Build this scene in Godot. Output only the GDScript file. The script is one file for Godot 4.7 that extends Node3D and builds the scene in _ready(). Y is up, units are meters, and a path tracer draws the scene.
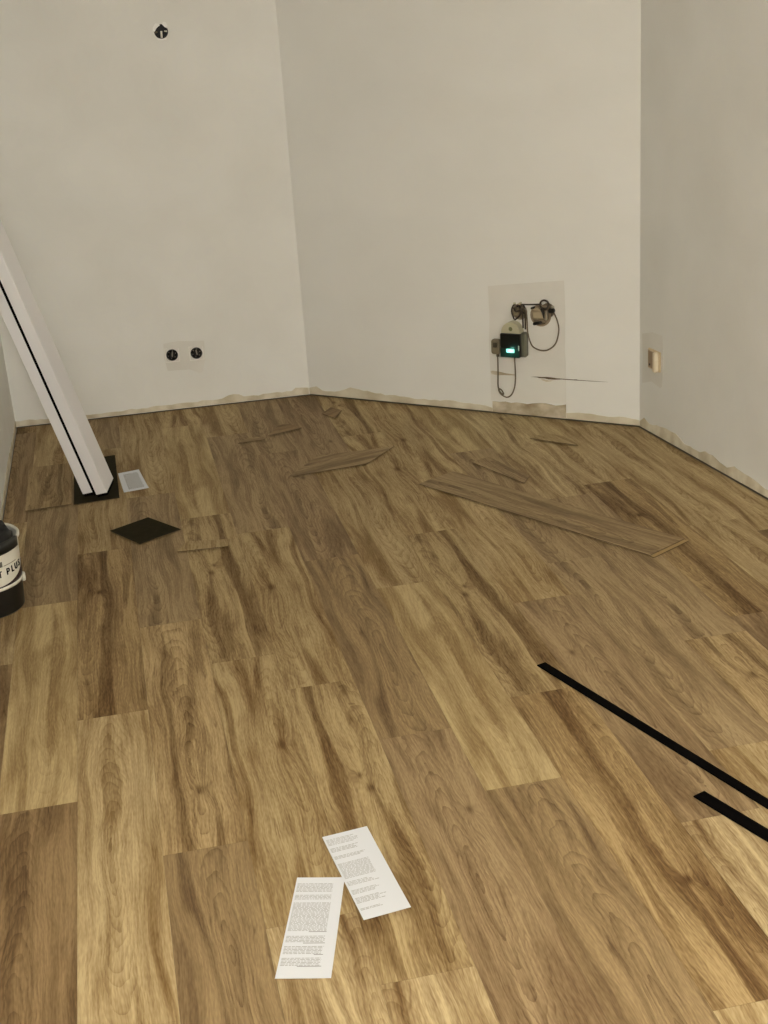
extends Node3D
# A small room under renovation: oak-look vinyl planks, bare white walls, a few things left lying about.

const WALL_H := 2.5
const ROW_W := 0.17985      # plank width
const ROW_X := -0.0605      # left edge of row 0
const LEN := 1.17           # plank length
const A := Vector2(-0.512, -5.945)   # floor corners of the room (x, z)
const B := Vector2(0.821, -5.901)
const C := Vector2(2.003, -4.83)
const D := Vector2(2.61, 2.3)
var used := {}
var mat := {}
var woods: Array = []

func _ready():
	setup_view()
	make_materials()
	build_walls()
	build_floor()
	build_loose_planks()
	build_papers()
	build_profiles()
	build_strips()
	build_bucket()
	build_outlets()
	build_wiring()
	build_switch()

# ---------------------------------------------------------------- view and light
func setup_view():
	var cam := Camera3D.new()
	cam.name = "camera"
	add_child(cam)
	cam.transform = Transform3D(Basis(
		Vector3(0.97506924, -0.06525533, 0.21208895),
		Vector3(0.13508516, 0.93283025, -0.33403551),
		Vector3(-0.17604539, 0.35435782, 0.91838911)).orthonormalized(), Vector3(0, 1.65, 0))
	cam.fov = rad_to_deg(2.0 * atan(512.0 / 1325.0))
	cam.near = 0.05
	cam.current = true
	var env := Environment.new()
	env.background_mode = Environment.BG_COLOR
	env.background_color = Color(0.0, 0.0, 0.0)
	env.ambient_light_source = Environment.AMBIENT_SOURCE_DISABLED
	env.tonemap_mode = Environment.TONE_MAPPER_LINEAR
	env.tonemap_exposure = 1.0
	env.sdfgi_enabled = true
	env.ssao_enabled = true
	env.ssil_enabled = true
	var we := WorldEnvironment.new()
	we.name = "environment"
	we.environment = env
	add_child(we)
	# the round ceiling lamp of the room
	var at := Vector3(0.0, WALL_H, 1.1)
	var lamp := thing("ceiling_lamp", "round white ceiling lamp lighting the room", "lamp", at)
	put(lathe([Vector2(0.0, 0.0), Vector2(0.17, 0.0), Vector2(0.17, -0.03), Vector2(0.16, -0.035), Vector2(0.0, -0.035)], 32), "lamp_base", plain(Color(0.9, 0.9, 0.88), 0.5), lamp)
	var gm := plain(Color(0.95, 0.93, 0.88), 0.5)
	gm.emission_enabled = true
	gm.emission = Color(1.0, 0.985, 0.96)
	gm.emission_energy_multiplier = 4.0
	put(lathe([Vector2(0.155, -0.0352), Vector2(0.15, -0.06), Vector2(0.12, -0.085), Vector2(0.06, -0.1), Vector2(0.0, -0.103)], 32), "diffuser", gm, lamp)
	var l := OmniLight3D.new()
	l.name = "lamp_light"
	l.position = Vector3(0, -0.19, 0)
	l.light_color = Color(1.0, 0.985, 0.96)
	l.light_energy = 6.9
	l.light_size = 0.12
	l.omni_range = 14.0
	l.omni_attenuation = 2.0
	l.shadow_enabled = true
	lamp.add_child(l)

# ---------------------------------------------------------------- helpers
func numbered(n: String) -> String:
	if not used.has(n):
		used[n] = 0
		return n
	used[n] += 1
	return "%s_%03d" % [n, used[n]]

func thing(called: String, label: String, category: String, at := Vector3.ZERO, group := "") -> Node3D:
	var o := Node3D.new()
	o.name = numbered(called)
	add_child(o)
	o.position = at
	o.set_meta("label", label)
	o.set_meta("category", category)
	if group != "":
		o.set_meta("group", group)
	return o

func structure(called: String, xf := Transform3D.IDENTITY) -> Node3D:
	var o := Node3D.new()
	o.name = called
	o.set_meta("kind", "structure")
	add_child(o)
	o.transform = xf
	return o

func put(mesh: Mesh, called: String, m: Material, parent: Node3D, xf := Transform3D.IDENTITY) -> MeshInstance3D:
	var o := MeshInstance3D.new()
	o.name = called
	o.mesh = mesh
	if m != null:
		o.material_override = m
	o.transform = xf
	parent.add_child(o, true)
	return o

func plain(c: Color, rough := 0.6, metal := 0.0) -> StandardMaterial3D:
	var m := StandardMaterial3D.new()
	m.albedo_color = c
	m.roughness = rough
	m.metallic = metal
	return m

func ccw(p: PackedVector2Array) -> PackedVector2Array:
	var s := 0.0
	for i in p.size():
		var q := p[(i + 1) % p.size()]
		s += p[i].x * q.y - q.x * p[i].y
	var r := p.duplicate()
	if s < 0.0:
		r.reverse()
	return r

# extrude a polygon in the local xy plane from z0 to z1; surface 0 is the top, surface 1 the sides and back
func slab(poly: PackedVector2Array, z0: float, z1: float, top_m: Material, side_m: Material, uv = null, tint := Color.WHITE) -> ArrayMesh:
	var p := ccw(poly)
	var idx := Geometry2D.triangulate_polygon(p)
	var mesh := ArrayMesh.new()
	var st := SurfaceTool.new()
	st.begin(Mesh.PRIMITIVE_TRIANGLES)
	for i in range(0, idx.size(), 3):
		var t := [p[idx[i]], p[idx[i + 1]], p[idx[i + 2]]]
		if (t[1] - t[0]).cross(t[2] - t[0]) > 0.0:
			t = [t[0], t[2], t[1]]
		for v in t:
			st.set_normal(Vector3(0, 0, 1))
			st.set_color(tint)
			st.set_uv(uv.call(v) if uv != null else v)
			st.add_vertex(Vector3(v.x, v.y, z1))
	if top_m == side_m:
		sides(st, p, idx, z0, z1, tint)
		st.generate_tangents()
		st.commit(mesh)
		mesh.surface_set_material(0, top_m)
	else:
		st.generate_tangents()
		st.commit(mesh)
		var s2 := SurfaceTool.new()
		s2.begin(Mesh.PRIMITIVE_TRIANGLES)
		sides(s2, p, idx, z0, z1, Color.WHITE)
		s2.commit(mesh)
		mesh.surface_set_material(0, top_m)
		mesh.surface_set_material(1, side_m)
	return mesh

func sides(st: SurfaceTool, p: PackedVector2Array, idx: PackedInt32Array, z0: float, z1: float, tint: Color):
	for i in p.size():
		var a := p[i]
		var b := p[(i + 1) % p.size()]
		var n := Vector3(b.y - a.y, a.x - b.x, 0).normalized()
		var q := [Vector3(a.x, a.y, z0), Vector3(b.x, b.y, z0), Vector3(b.x, b.y, z1), Vector3(a.x, a.y, z1)]
		for k in [0, 2, 1, 0, 3, 2]:
			st.set_normal(n)
			st.set_color(tint)
			st.set_uv(Vector2(q[k].x + q[k].y, q[k].z))
			st.add_vertex(q[k])
	for i in range(0, idx.size(), 3):
		var t := [p[idx[i]], p[idx[i + 1]], p[idx[i + 2]]]
		if (t[1] - t[0]).cross(t[2] - t[0]) < 0.0:
			t = [t[0], t[2], t[1]]
		for v in t:
			st.set_normal(Vector3(0, 0, -1))
			st.set_color(tint)
			st.set_uv(v)
			st.add_vertex(Vector3(v.x, v.y, z0))

# box with chamfered edges, centred on the origin
func cbox(s: Vector3, c: float) -> ArrayMesh:
	var st := SurfaceTool.new()
	st.begin(Mesh.PRIMITIVE_TRIANGLES)
	var h := s * 0.5
	var pt := func(sx: float, sy: float, sz: float, ax: int) -> Vector3:
		var v := Vector3(sx * (h.x - c), sy * (h.y - c), sz * (h.z - c))
		v[ax] += [sx, sy, sz][ax] * c
		return v
	for ax in 3:
		var b := (ax + 1) % 3
		var d := (ax + 2) % 3
		for sg in [-1.0, 1.0]:
			var q: Array = []
			for w in [[-1.0, -1.0], [1.0, -1.0], [1.0, 1.0], [-1.0, 1.0]]:
				var g := [0.0, 0.0, 0.0]
				g[ax] = sg; g[b] = w[0]; g[d] = w[1]
				q.append(pt.call(g[0], g[1], g[2], ax))
			poly(st, q)
		for s1 in [-1.0, 1.0]:      # edges between faces b and d, running along ax
			for s2 in [-1.0, 1.0]:
				var q2: Array = []
				for w in [[-1.0, b], [1.0, b], [1.0, d], [-1.0, d]]:
					var g := [0.0, 0.0, 0.0]
					g[ax] = w[0]; g[b] = s1; g[d] = s2
					q2.append(pt.call(g[0], g[1], g[2], w[1]))
				poly(st, q2)
	for sx in [-1.0, 1.0]:
		for sy in [-1.0, 1.0]:
			for sz in [-1.0, 1.0]:
				poly(st, [pt.call(sx, sy, sz, 0), pt.call(sx, sy, sz, 1), pt.call(sx, sy, sz, 2)])
	return st.commit()

# one flat convex face of a solid around the origin, turned outwards
func poly(st: SurfaceTool, q: Array):
	var n: Vector3 = (q[1] - q[0]).cross(q[2] - q[0]).normalized()
	var mid := Vector3.ZERO
	for v in q: mid += v
	var r := q.duplicate()
	if n.dot(mid) < 0.0:
		n = -n
	else:
		r.reverse()
	for i in range(1, r.size() - 1):
		for v in [r[0], r[i], r[i + 1]]:
			st.set_normal(n)
			st.set_uv(Vector2(v.x, v.y))
			st.add_vertex(v)

func lathe(prof: Array, seg: int, a0 := 0.0, a1 := TAU) -> ArrayMesh:
	var st := SurfaceTool.new()
	st.begin(Mesh.PRIMITIVE_TRIANGLES)
	for j in prof.size() - 1:
		for i in seg:
			var t0 := lerpf(a0, a1, float(i) / seg)
			var t1 := lerpf(a0, a1, float(i + 1) / seg)
			var p: Vector2 = prof[j]
			var q: Vector2 = prof[j + 1]
			var v := [Vector3(p.x * sin(t0), p.y, p.x * cos(t0)), Vector3(p.x * sin(t1), p.y, p.x * cos(t1)),
				Vector3(q.x * sin(t1), q.y, q.x * cos(t1)), Vector3(q.x * sin(t0), q.y, q.x * cos(t0))]
			var e := q - p
			for k in [0, 2, 1, 0, 3, 2]:
				var t := t0 if (k == 0 or k == 3) else t1
				var n := Vector2(e.y, -e.x).normalized()
				st.set_normal(Vector3(n.x * sin(t), n.y, n.x * cos(t)))
				st.set_uv(Vector2(float(i) / seg, float(j) / prof.size()))
				st.add_vertex(v[k])
	return st.commit()

# round tube through points, smoothed
func tube(pts: Array, r: float, seg := 8, sub := 4) -> ArrayMesh:
	var c := Curve3D.new()
	for i in pts.size():
		var a: Vector3 = pts[max(i - 1, 0)]
		var b: Vector3 = pts[min(i + 1, pts.size() - 1)]
		var t := (b - a) / 6.0
		c.add_point(pts[i], -t, t)
	var line: Array = []
	for i in pts.size() - 1:
		for k in sub:
			line.append(c.sample(i, float(k) / sub))
	line.append(pts[pts.size() - 1])
	var st := SurfaceTool.new()
	st.begin(Mesh.PRIMITIVE_TRIANGLES)
	var rings: Array = []
	var prev := Vector3(0.31, 0.77, 0.55)
	for i in line.size():
		var d: Vector3 = (line[min(i + 1, line.size() - 1)] - line[max(i - 1, 0)]).normalized()
		var x := (prev - d * prev.dot(d)).normalized()
		prev = x
		var y := d.cross(x)
		var ring: Array = []
		for k in seg:
			var an := TAU * k / seg
			ring.append([line[i], x * cos(an) + y * sin(an)])
		rings.append(ring)
	for i in rings.size() - 1:
		for k in seg:
			var q := [rings[i][k], rings[i][(k + 1) % seg], rings[i + 1][(k + 1) % seg], rings[i + 1][k]]
			for m in [0, 2, 1, 0, 3, 2]:
				st.set_normal(q[m][1])
				st.add_vertex(q[m][0] + q[m][1] * r)
	for e in [0, rings.size() - 1]:
		var n: Vector3 = (line[0] - line[1]).normalized() if e == 0 else (line[e] - line[e - 1]).normalized()
		for k in range(1, seg - 1):
			var o := [0, k, k + 1] if e == 0 else [0, k + 1, k]
			for m in o:
				st.set_normal(n)
				st.add_vertex(rings[e][m][0] + rings[e][m][1] * r)
	return st.commit()

func wall_frame(a: Vector2, b: Vector2) -> Transform3D:
	var x := Vector3(b.x - a.x, 0, b.y - a.y).normalized()
	return Transform3D(Basis(x, Vector3.UP, x.cross(Vector3.UP)), Vector3(a.x, 0, a.y))

const FLOOR_BASIS := Basis(Vector3(1, 0, 0), Vector3(0, 0, -1), Vector3(0, 1, 0))  # slab xy -> world x, -z; z -> up

func pv(a: Array) -> PackedVector2Array:
	var r := PackedVector2Array()
	for v in a: r.append(Vector2(v[0], v[1]))
	return r

func fpoly(a: Array) -> PackedVector2Array:    # world (x, z) pairs -> slab coordinates
	var r := PackedVector2Array()
	for v in a: r.append(Vector2(v[0], -v[1]))
	return r

# ---------------------------------------------------------------- materials
func noise(s: int, f := 1.0, oct := 1) -> FastNoiseLite:
	var n := FastNoiseLite.new()
	n.seed = s
	n.noise_type = FastNoiseLite.TYPE_SIMPLEX_SMOOTH
	n.frequency = f
	n.fractal_type = FastNoiseLite.FRACTAL_FBM if oct > 1 else FastNoiseLite.FRACTAL_NONE
	n.fractal_octaves = oct
	return n

func noise_tex(s: int, f: float, oct: int, cols: Array, size := 512, normal := false, bump := 2.0) -> NoiseTexture2D:
	var t := NoiseTexture2D.new()
	t.width = size
	t.height = size
	t.seamless = true
	t.noise = noise(s, f, oct)
	if normal:
		t.as_normal_map = true
		t.bump_strength = bump
	else:
		var g := Gradient.new()
		g.offsets = PackedFloat32Array()
		g.colors = PackedColorArray()
		var off := PackedFloat32Array()
		var cc := PackedColorArray()
		for i in cols.size():
			off.append(float(i) / (cols.size() - 1))
			cc.append(cols[i])
		g.offsets = off
		g.colors = cc
		t.color_ramp = g
	return t

func patchy(s: int, c1: Color, c2: Color, f: float, scale: float, rough: float, bump := 0.0) -> StandardMaterial3D:
	var m := plain(Color.WHITE, rough)
	m.albedo_texture = noise_tex(s, f, 4, [c1, c1.lerp(c2, 0.5), c2])
	m.uv1_triplanar = true
	m.uv1_world_triplanar = true
	m.uv1_scale = Vector3.ONE * scale
	if bump > 0.0:
		m.normal_enabled = true
		m.normal_texture = noise_tex(s + 1, f * 2.0, 4, [], 512, true, bump)
		m.normal_scale = 0.5
	return m

func make_materials():
	mat.wall = patchy(11, Color(0.91, 0.905, 0.88), Color(0.945, 0.942, 0.922), 0.006, 0.55, 0.9, 1.5)
	mat.filler = patchy(21, Color(0.875, 0.864, 0.832), Color(0.915, 0.905, 0.875), 0.008, 1.0, 0.95, 2.0)
	mat.bare = patchy(31, Color(0.76, 0.71, 0.60), Color(0.91, 0.885, 0.81), 0.012, 1.6, 0.95, 3.0)
	mat.rubble = patchy(41, Color(0.56, 0.49, 0.38), Color(0.93, 0.90, 0.82), 0.016, 1.6, 0.95, 3.0)
	mat.crack = plain(Color(0.40, 0.34, 0.26), 0.95)
	mat.ceiling = plain(Color(0.93, 0.925, 0.905), 0.9)
	mat.sub = plain(Color(0.46, 0.43, 0.37), 0.95)
	mat.core = plain(Color(0.44, 0.37, 0.26), 0.8)
	mat.backing = patchy(51, Color(0.145, 0.13, 0.075), Color(0.175, 0.158, 0.095), 0.02, 3.0, 0.85)
	mat.black = plain(Color(0.018, 0.013, 0.012), 0.85)
	mat.black.metallic_specular = 0.15
	mat.backing.metallic_specular = 0.2
	mat.white_pvc = plain(Color(0.90, 0.895, 0.90), 0.35)
	mat.cream = plain(Color(0.74, 0.72, 0.61), 0.5)
	mat.wire_grey = plain(Color(0.42, 0.37, 0.29), 0.5)
	mat.wire_dark = plain(Color(0.22, 0.18, 0.13), 0.5)
	mat.metal = plain(Color(0.75, 0.72, 0.66), 0.3, 0.9)
	mat.pit = plain(Color(0.62, 0.56, 0.47), 0.95)
	var kinds := [
		# light colour, dark colour, bands, cathedral centre, ring strength, knots
		{l = Color(0.749, 0.665, 0.504), d = Color(0.509, 0.411, 0.264), band = 0.36, cu = 0.55, ring = 0.38, knots = []},
		{l = Color(0.717, 0.633, 0.468), d = Color(0.447, 0.344, 0.205), band = 0.46, cu = 0.25, ring = 0.28, knots = [[0.3, 0.42, 0.018]]},
		{l = Color(0.624, 0.532, 0.384), d = Color(0.416, 0.333, 0.228), band = 0.34, cu = 0.6, ring = 0.53, knots = []},
		{l = Color(0.686, 0.588, 0.420), d = Color(0.385, 0.289, 0.168), band = 0.55, cu = 0.8, ring = 0.26, knots = [[0.62, 0.7, 0.012]]},
		{l = Color(0.749, 0.665, 0.492), d = Color(0.541, 0.443, 0.289), band = 0.42, cu = 0.4, ring = 0.23, knots = []},
		{l = Color(0.645, 0.554, 0.415), d = Color(0.437, 0.349, 0.240), band = 0.34, cu = 0.45, ring = 0.58, knots = [[0.7, 0.3, 0.012]]},
		{l = Color(0.707, 0.621, 0.456), d = Color(0.416, 0.321, 0.192), band = 0.51, cu = 0.15, ring = 0.32, knots = [[0.35, 0.55, 0.014], [0.42, 0.6, 0.01]]},
		{l = Color(0.728, 0.643, 0.481), d = Color(0.489, 0.388, 0.240), band = 0.39, cu = 0.7, ring = 0.41, knots = []},
		{l = Color(0.603, 0.504, 0.361), d = Color(0.385, 0.300, 0.192), band = 0.39, cu = 0.35, ring = 0.38, knots = []},
		{l = Color(0.728, 0.633, 0.468), d = Color(0.437, 0.344, 0.216), band = 0.48, cu = 0.5, ring = 0.44, knots = [[0.55, 0.2, 0.015]]},
		{l = Color(0.666, 0.577, 0.432), d = Color(0.457, 0.372, 0.258), band = 0.36, cu = 0.3, ring = 0.51, knots = []},
		{l = Color(0.760, 0.677, 0.516), d = Color(0.478, 0.383, 0.251), band = 0.43, cu = 0.9, ring = 0.28, knots = [[0.8, 0.85, 0.012]]},
	]
	for i in kinds.size():
		var m := plain(Color.WHITE, 0.62)
		m.albedo_texture = oak(100 + i * 17, kinds[i])
		m.metallic_specular = 0.3
		m.vertex_color_use_as_albedo = true
		woods.append(m)

# printed oak grain of one plank: u across, v along
func oak(s: int, k: Dictionary) -> ImageTexture:
	var w := 192
	var h := 1240
	var rng := RandomNumberGenerator.new()
	rng.seed = s
	var n1 := noise(s)
	var n2 := noise(s + 1)
	var n3 := noise(s + 2)
	var n4 := noise(s + 3)
	var vc := rng.randf_range(0.25, 0.75)
	var cu: float = k.cu
	var light: Color = k.l
	var dark: Color = k.d
	var rings := rng.randf_range(15.0, 22.0)
	var data := PackedByteArray()
	data.resize(w * h * 3)
	var o := 0
	for y in h:
		var v := float(y) / h
		for x in w:
			var u := float(x) / w
			var wu := u + 0.07 * n1.get_noise_2d(u * 1.3, v * 2.4) + 0.010 * n2.get_noise_2d(u * 4.0, v * 8.0) + 0.0025 * n4.get_noise_2d(u * 14.0, v * 45.0)
			var kd := 0.0
			for kn in k.knots:
				var du: float = (u - kn[0]) * 0.18 / kn[2]
				var dv: float = (v - kn[1]) * 1.17 / (kn[2] * 2.4)
				var g := exp(-(du * du + dv * dv) * 0.5)
				wu += signf(du) * 0.10 * g * minf(1.0, absf(du))
				kd += exp(-(du * du + dv * dv) * 3.0)
			var q := (wu - cu) * 1.5
			var r := sqrt(q * q + (v - vc) * (v - vc) * 0.9 + 0.002)
			var ph := r * rings + 0.40 * n3.get_noise_2d(u * 3.0, v * 12.0) + 0.10 * n1.get_noise_2d(u * 9.0, v * 50.0)
			var ring := ph - floorf(ph)
			ring = (ring * ring * ring - 0.22) * exp(-q * q * 5.0)       # dark late wood of the cathedral figure
			var band := n4.get_noise_2d(wu * 2.6 + 7.0, v * 1.1)
			var mid := n3.get_noise_2d(wu * 9.0, v * 2.2 + 20.0)
			var fine := n2.get_noise_2d(wu * 26.0, v * 4.0 + 40.0)
			var pore := n1.get_noise_2d(wu * 60.0, v * 14.0 + 60.0)
			var fleck := n4.get_noise_2d(wu * 48.0, v * 45.0 + 90.0)
			var patch := n2.get_noise_2d(wu * 5.0 + 3.0, v * 6.0 + 70.0)
			var line := maxf(0.0, 1.0 - absf(n3.get_noise_2d(wu * 11.0 + 5.0, v * 2.0 + 50.0)) * 9.0) * maxf(0.0, n1.get_noise_2d(wu * 4.0, v * 7.0 + 30.0) + 0.1)
			var streak := smoothstep(0.12, 0.55, n1.get_noise_2d(wu * 3.4 + 11.0, v * 1.3 + 5.0)) * (0.7 + 0.3 * mid)
			var t: float = 0.72 + k.band * 0.6 * band + 0.18 * mid + 0.16 * fine + 0.18 * pore + 0.15 * fleck - 0.45 * maxf(0.0, patch - 0.3) - k.ring * ring - 0.8 * kd - 0.5 * line - (0.35 + 0.6 * k.band) * streak
			t = clampf(t, -0.3, 1.04)
			data[o] = int(clampf(dark.r + (light.r - dark.r) * t, 0, 1) * 255.0)
			data[o + 1] = int(clampf(dark.g + (light.g - dark.g) * t, 0, 1) * 255.0)
			data[o + 2] = int(clampf(dark.b + (light.b - dark.b) * t, 0, 1) * 255.0)
			o += 3
	var img := Image.create_from_data(w, h, false, Image.FORMAT_RGB8, data)
	return ImageTexture.create_from_image(img)

# ---------------------------------------------------------------- room shell
func wall_block(parent: Node3D, called: String, length: float, y0: float, y1: float, holes: Array = [], m: Material = null, x0 := 0.0) -> void:
	var b := CSGBox3D.new()
	b.name = called
	b.size = Vector3(length, y1 - y0, 0.12)
	b.position = Vector3(x0 + length * 0.5, (y0 + y1) * 0.5, -0.06)
	b.material = m if m != null else mat.wall
	for hl in holes:
		var c := CSGCylinder3D.new()
		c.operation = CSGShape3D.OPERATION_SUBTRACTION
		c.radius = hl[2]
		c.height = 0.1
		c.sides = 24
		c.rotation.x = PI / 2
		c.position = Vector3(hl[0] - b.position.x, hl[1] - b.position.y, 0.06)
		c.material = mat.pit if m == null else m
		b.add_child(c)
	parent.add_child(b, true)

# added backing of an open slot shaped to shade the foot of the plaster
func slot_back(parent: Node3D, length: float, top: float):
	put(slab(pv([[0.0, -0.1], [length, -0.1], [length, top], [0.0, top]]), -0.12, -0.05, mat.sub, mat.sub), "slot_back", null, parent)

# ragged strip of bare plaster along the foot of a wall: tops = [[s, height], ...]
func bare_strip(parent: Node3D, tops: Array, m: Material, s: int, depth := 0.002, y0 := 0.006, called := "bare_plaster_strip"):
	var rng := RandomNumberGenerator.new()
	rng.seed = s
	var p := PackedVector2Array()
	p.append(Vector2(tops[0][0], y0))
	p.append(Vector2(tops[tops.size() - 1][0], y0))
	for i in range(tops.size() - 1, -1, -1):
		p.append(Vector2(tops[i][0], tops[i][1]))
		if i > 0:
			var a := Vector2(tops[i][0], tops[i][1])
			var b := Vector2(tops[i - 1][0], tops[i - 1][1])
			var n := int(a.distance_to(b) / 0.022)
			for k in range(1, n):
				var q := a.lerp(b, float(k) / n)
				p.append(Vector2(q.x, maxf(q.y + rng.randf_range(-0.0035, 0.0035), 0.012)))
	put(slab(p, -0.002, depth, m, m), called, null, parent)

func build_walls():
	# back wall: from the left corner to the bend
	var wb := structure("wall_back", wall_frame(A, B))
	slot_back(wb, A.distance_to(B), 0.004)
	wall_block(wb, "plaster", A.distance_to(B), 0.004, WALL_H, [[0.728, 0.257, 0.026], [0.837, 0.254, 0.026], [0.848, 1.622, 0.029]])
	bare_strip(wb, [[0.0, 0.031], [0.31, 0.024], [0.7, 0.027], [0.93, 0.03], [0.96, 0.042], [1.01, 0.04], [1.03, 0.028], [1.25, 0.028], [1.27, 0.042], [1.33, 0.036]], mat.bare, 5)
	filler(wb, [[0.695, 0.312], [0.76, 0.318], [0.81, 0.312], [0.878, 0.308], [0.872, 0.22], [0.858, 0.168], [0.842, 0.16], [0.80, 0.182], [0.70, 0.186], [0.692, 0.24]], [[0.728, 0.257, 0.026], [0.837, 0.254, 0.026]])
	# angled wall between the bend and the right corner
	var wd := structure("wall_angled", wall_frame(B, C))
	slot_back(wd, B.distance_to(C), 0.006)
	wall_block(wd, "plaster", B.distance_to(C), 0.006, WALL_H, [[1.079, 0.448, 0.033], [1.172, 0.437, 0.045], [1.205, 0.46, 0.03]])
	bare_strip(wd, [[0.0, 0.035], [0.04, 0.045], [0.07, 0.028], [0.16, 0.032], [0.223, 0.055], [0.36, 0.038], [0.48, 0.034], [0.63, 0.030], [0.71, 0.038], [0.925, 0.025], [0.937, 0.022]], mat.bare, 6)
	bare_strip(wd, [[0.94, 0.052], [1.0, 0.056], [1.10, 0.053], [1.16, 0.063], [1.23, 0.058], [1.276, 0.067]], mat.rubble, 7, 0.005)
	bare_strip(wd, [[1.278, 0.030], [1.36, 0.036], [1.44, 0.032], [1.53, 0.036], [1.594, 0.029]], mat.bare, 8)
	filler(wd, [[0.932, 0.056], [1.09, 0.06], [1.276, 0.07], [1.279, 0.18], [1.276, 0.30], [1.28, 0.44], [1.277, 0.585], [1.18, 0.575], [1.06, 0.562], [0.937, 0.548], [0.939, 0.42], [0.932, 0.30], [0.934, 0.17]], [[1.079, 0.448, 0.033], [1.172, 0.437, 0.045], [1.205, 0.46, 0.03]])
	# hairline crack in the plaster below the wiring
	put(slab(pv([[1.12, 0.1742], [1.15, 0.1735], [1.158, 0.1715], [1.185, 0.1715], [1.20, 0.169], [1.23, 0.170], [1.26, 0.1735], [1.32, 0.174], [1.40, 0.1757], [1.46, 0.178], [1.40, 0.1772], [1.33, 0.1763], [1.325, 0.178], [1.31, 0.1765], [1.235, 0.1765], [1.215, 0.1785], [1.19, 0.1785], [1.17, 0.1765], [1.15, 0.1765]]), -0.002, 0.0016, mat.crack, mat.crack), "plaster_crack", null, wd)
	put(slab(pv([[0.935, 0.183], [0.945, 0.187], [0.985, 0.184], [1.0, 0.181], [1.047, 0.178], [1.047, 0.174], [1.0, 0.172], [0.965, 0.169], [0.94, 0.172]]), -0.002, 0.0016, mat.rubble, mat.rubble), "plaster_crack", null, wd)
	put(slab(pv([[1.165, 0.171], [1.20, 0.164], [1.225, 0.168], [1.21, 0.161], [1.19, 0.158], [1.17, 0.163]]), -0.002, 0.0014, mat.bare, mat.bare), "plaster_chip", null, wd)
	# right wall
	var wr := structure("wall_right", wall_frame(C, D))
	slot_back(wr, C.distance_to(D) + 0.12, 0.010)
	wall_block(wr, "plaster", C.distance_to(D) + 0.12, 0.010, WALL_H)
	bare_strip(wr, [[0.004, 0.026], [0.04, 0.05], [0.089, 0.036], [0.196, 0.052], [0.30, 0.055], [0.36, 0.034], [0.48, 0.034], [0.52, 0.05], [0.595, 0.044], [0.67, 0.032], [0.72, 0.052], [0.79, 0.045], [0.94, 0.032], [1.3, 0.04], [1.9, 0.035], [2.6, 0.04], [3.4, 0.035]], mat.bare, 9)
	put(slab(pv([[0.02, 0.39], [0.10, 0.412], [0.185, 0.415], [0.19, 0.33], [0.186, 0.215], [0.17, 0.205], [0.10, 0.215], [0.022, 0.19], [0.026, 0.30]]), -0.002, 0.0008, mat.filler, mat.filler), "filler_patch", null, wr)
	# left wall with a shallow niche
	var wl := structure("wall_left", wall_frame(Vector2(-0.513, 2.3), A))
	wall_block(wl, "plaster", 5.55, -0.1, WALL_H)
	wall_block(wl, "plaster", 1.87, -0.1, WALL_H, [], null, 6.38)
	wall_block(wl, "niche_head", 0.83, 2.05, WALL_H, [], null, 5.55)
	bare_strip(wl, [[6.38, 0.03], [6.7, 0.04], [7.1, 0.03], [7.6, 0.045], [8.0, 0.03], [8.24, 0.034]], mat.bare, 10)
	var nf := wall_frame(Vector2(-0.90, -3.2), Vector2(-0.90, -4.2))
	var wn := structure("wall_niche", nf)
	wall_block(wn, "plaster", 1.24, -0.1, 2.17, [], null, -0.12)
	for e in [[-3.25, 0.0], [-4.08, 0.0]]:
		var c := CSGBox3D.new()
		c.name = "niche_side"
		c.size = Vector3(0.27, 2.2, 0.10)
		c.material = mat.wall
		wn.add_child(c, true)
		c.global_position = Vector3(-0.767, 1.0, e[0] + (0.05 if e[0] > -3.5 else -0.05))
		c.global_rotation = Vector3.ZERO
	var ch := CSGBox3D.new()
	ch.name = "niche_top"
	ch.size = Vector3(0.27, 0.1, 1.1)
	ch.material = mat.wall
	wn.add_child(ch, true)
	ch.global_position = Vector3(-0.767, 2.10, -3.7)
	ch.global_rotation = Vector3.ZERO
	# rear wall behind the camera and the ceiling
	var wq := structure("wall_rear", wall_frame(Vector2(2.75, 2.3), Vector2(-0.65, 2.3)))
	wall_block(wq, "plaster", 3.40, -0.1, WALL_H)
	var ce := structure("ceiling")
	put(slab(fpoly([[-1.1, 2.5], [2.80, 2.5], [2.80, -6.1], [-1.1, -6.1]]), WALL_H, WALL_H + 0.12, mat.ceiling, mat.ceiling), "ceiling_board", null, ce, Transform3D(FLOOR_BASIS, Vector3.ZERO))

# smoothed-on square of filler, cut out round the wall boxes
func filler(parent: Node3D, outline: Array, holes: Array):
	var p := CSGPolygon3D.new()
	p.name = "filler_patch"
	p.polygon = ccw(pv(outline))
	p.depth = 0.003
	p.position.z = 0.001
	p.material = mat.filler
	for hl in holes:
		var c := CSGCylinder3D.new()
		c.operation = CSGShape3D.OPERATION_SUBTRACTION
		c.radius = hl[2]
		c.height = 0.1
		c.sides = 24
		c.rotation.x = PI / 2
		c.position = Vector3(hl[0], hl[1], 0)
		c.material = mat.pit
		p.add_child(c)
	parent.add_child(p, true)

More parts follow.
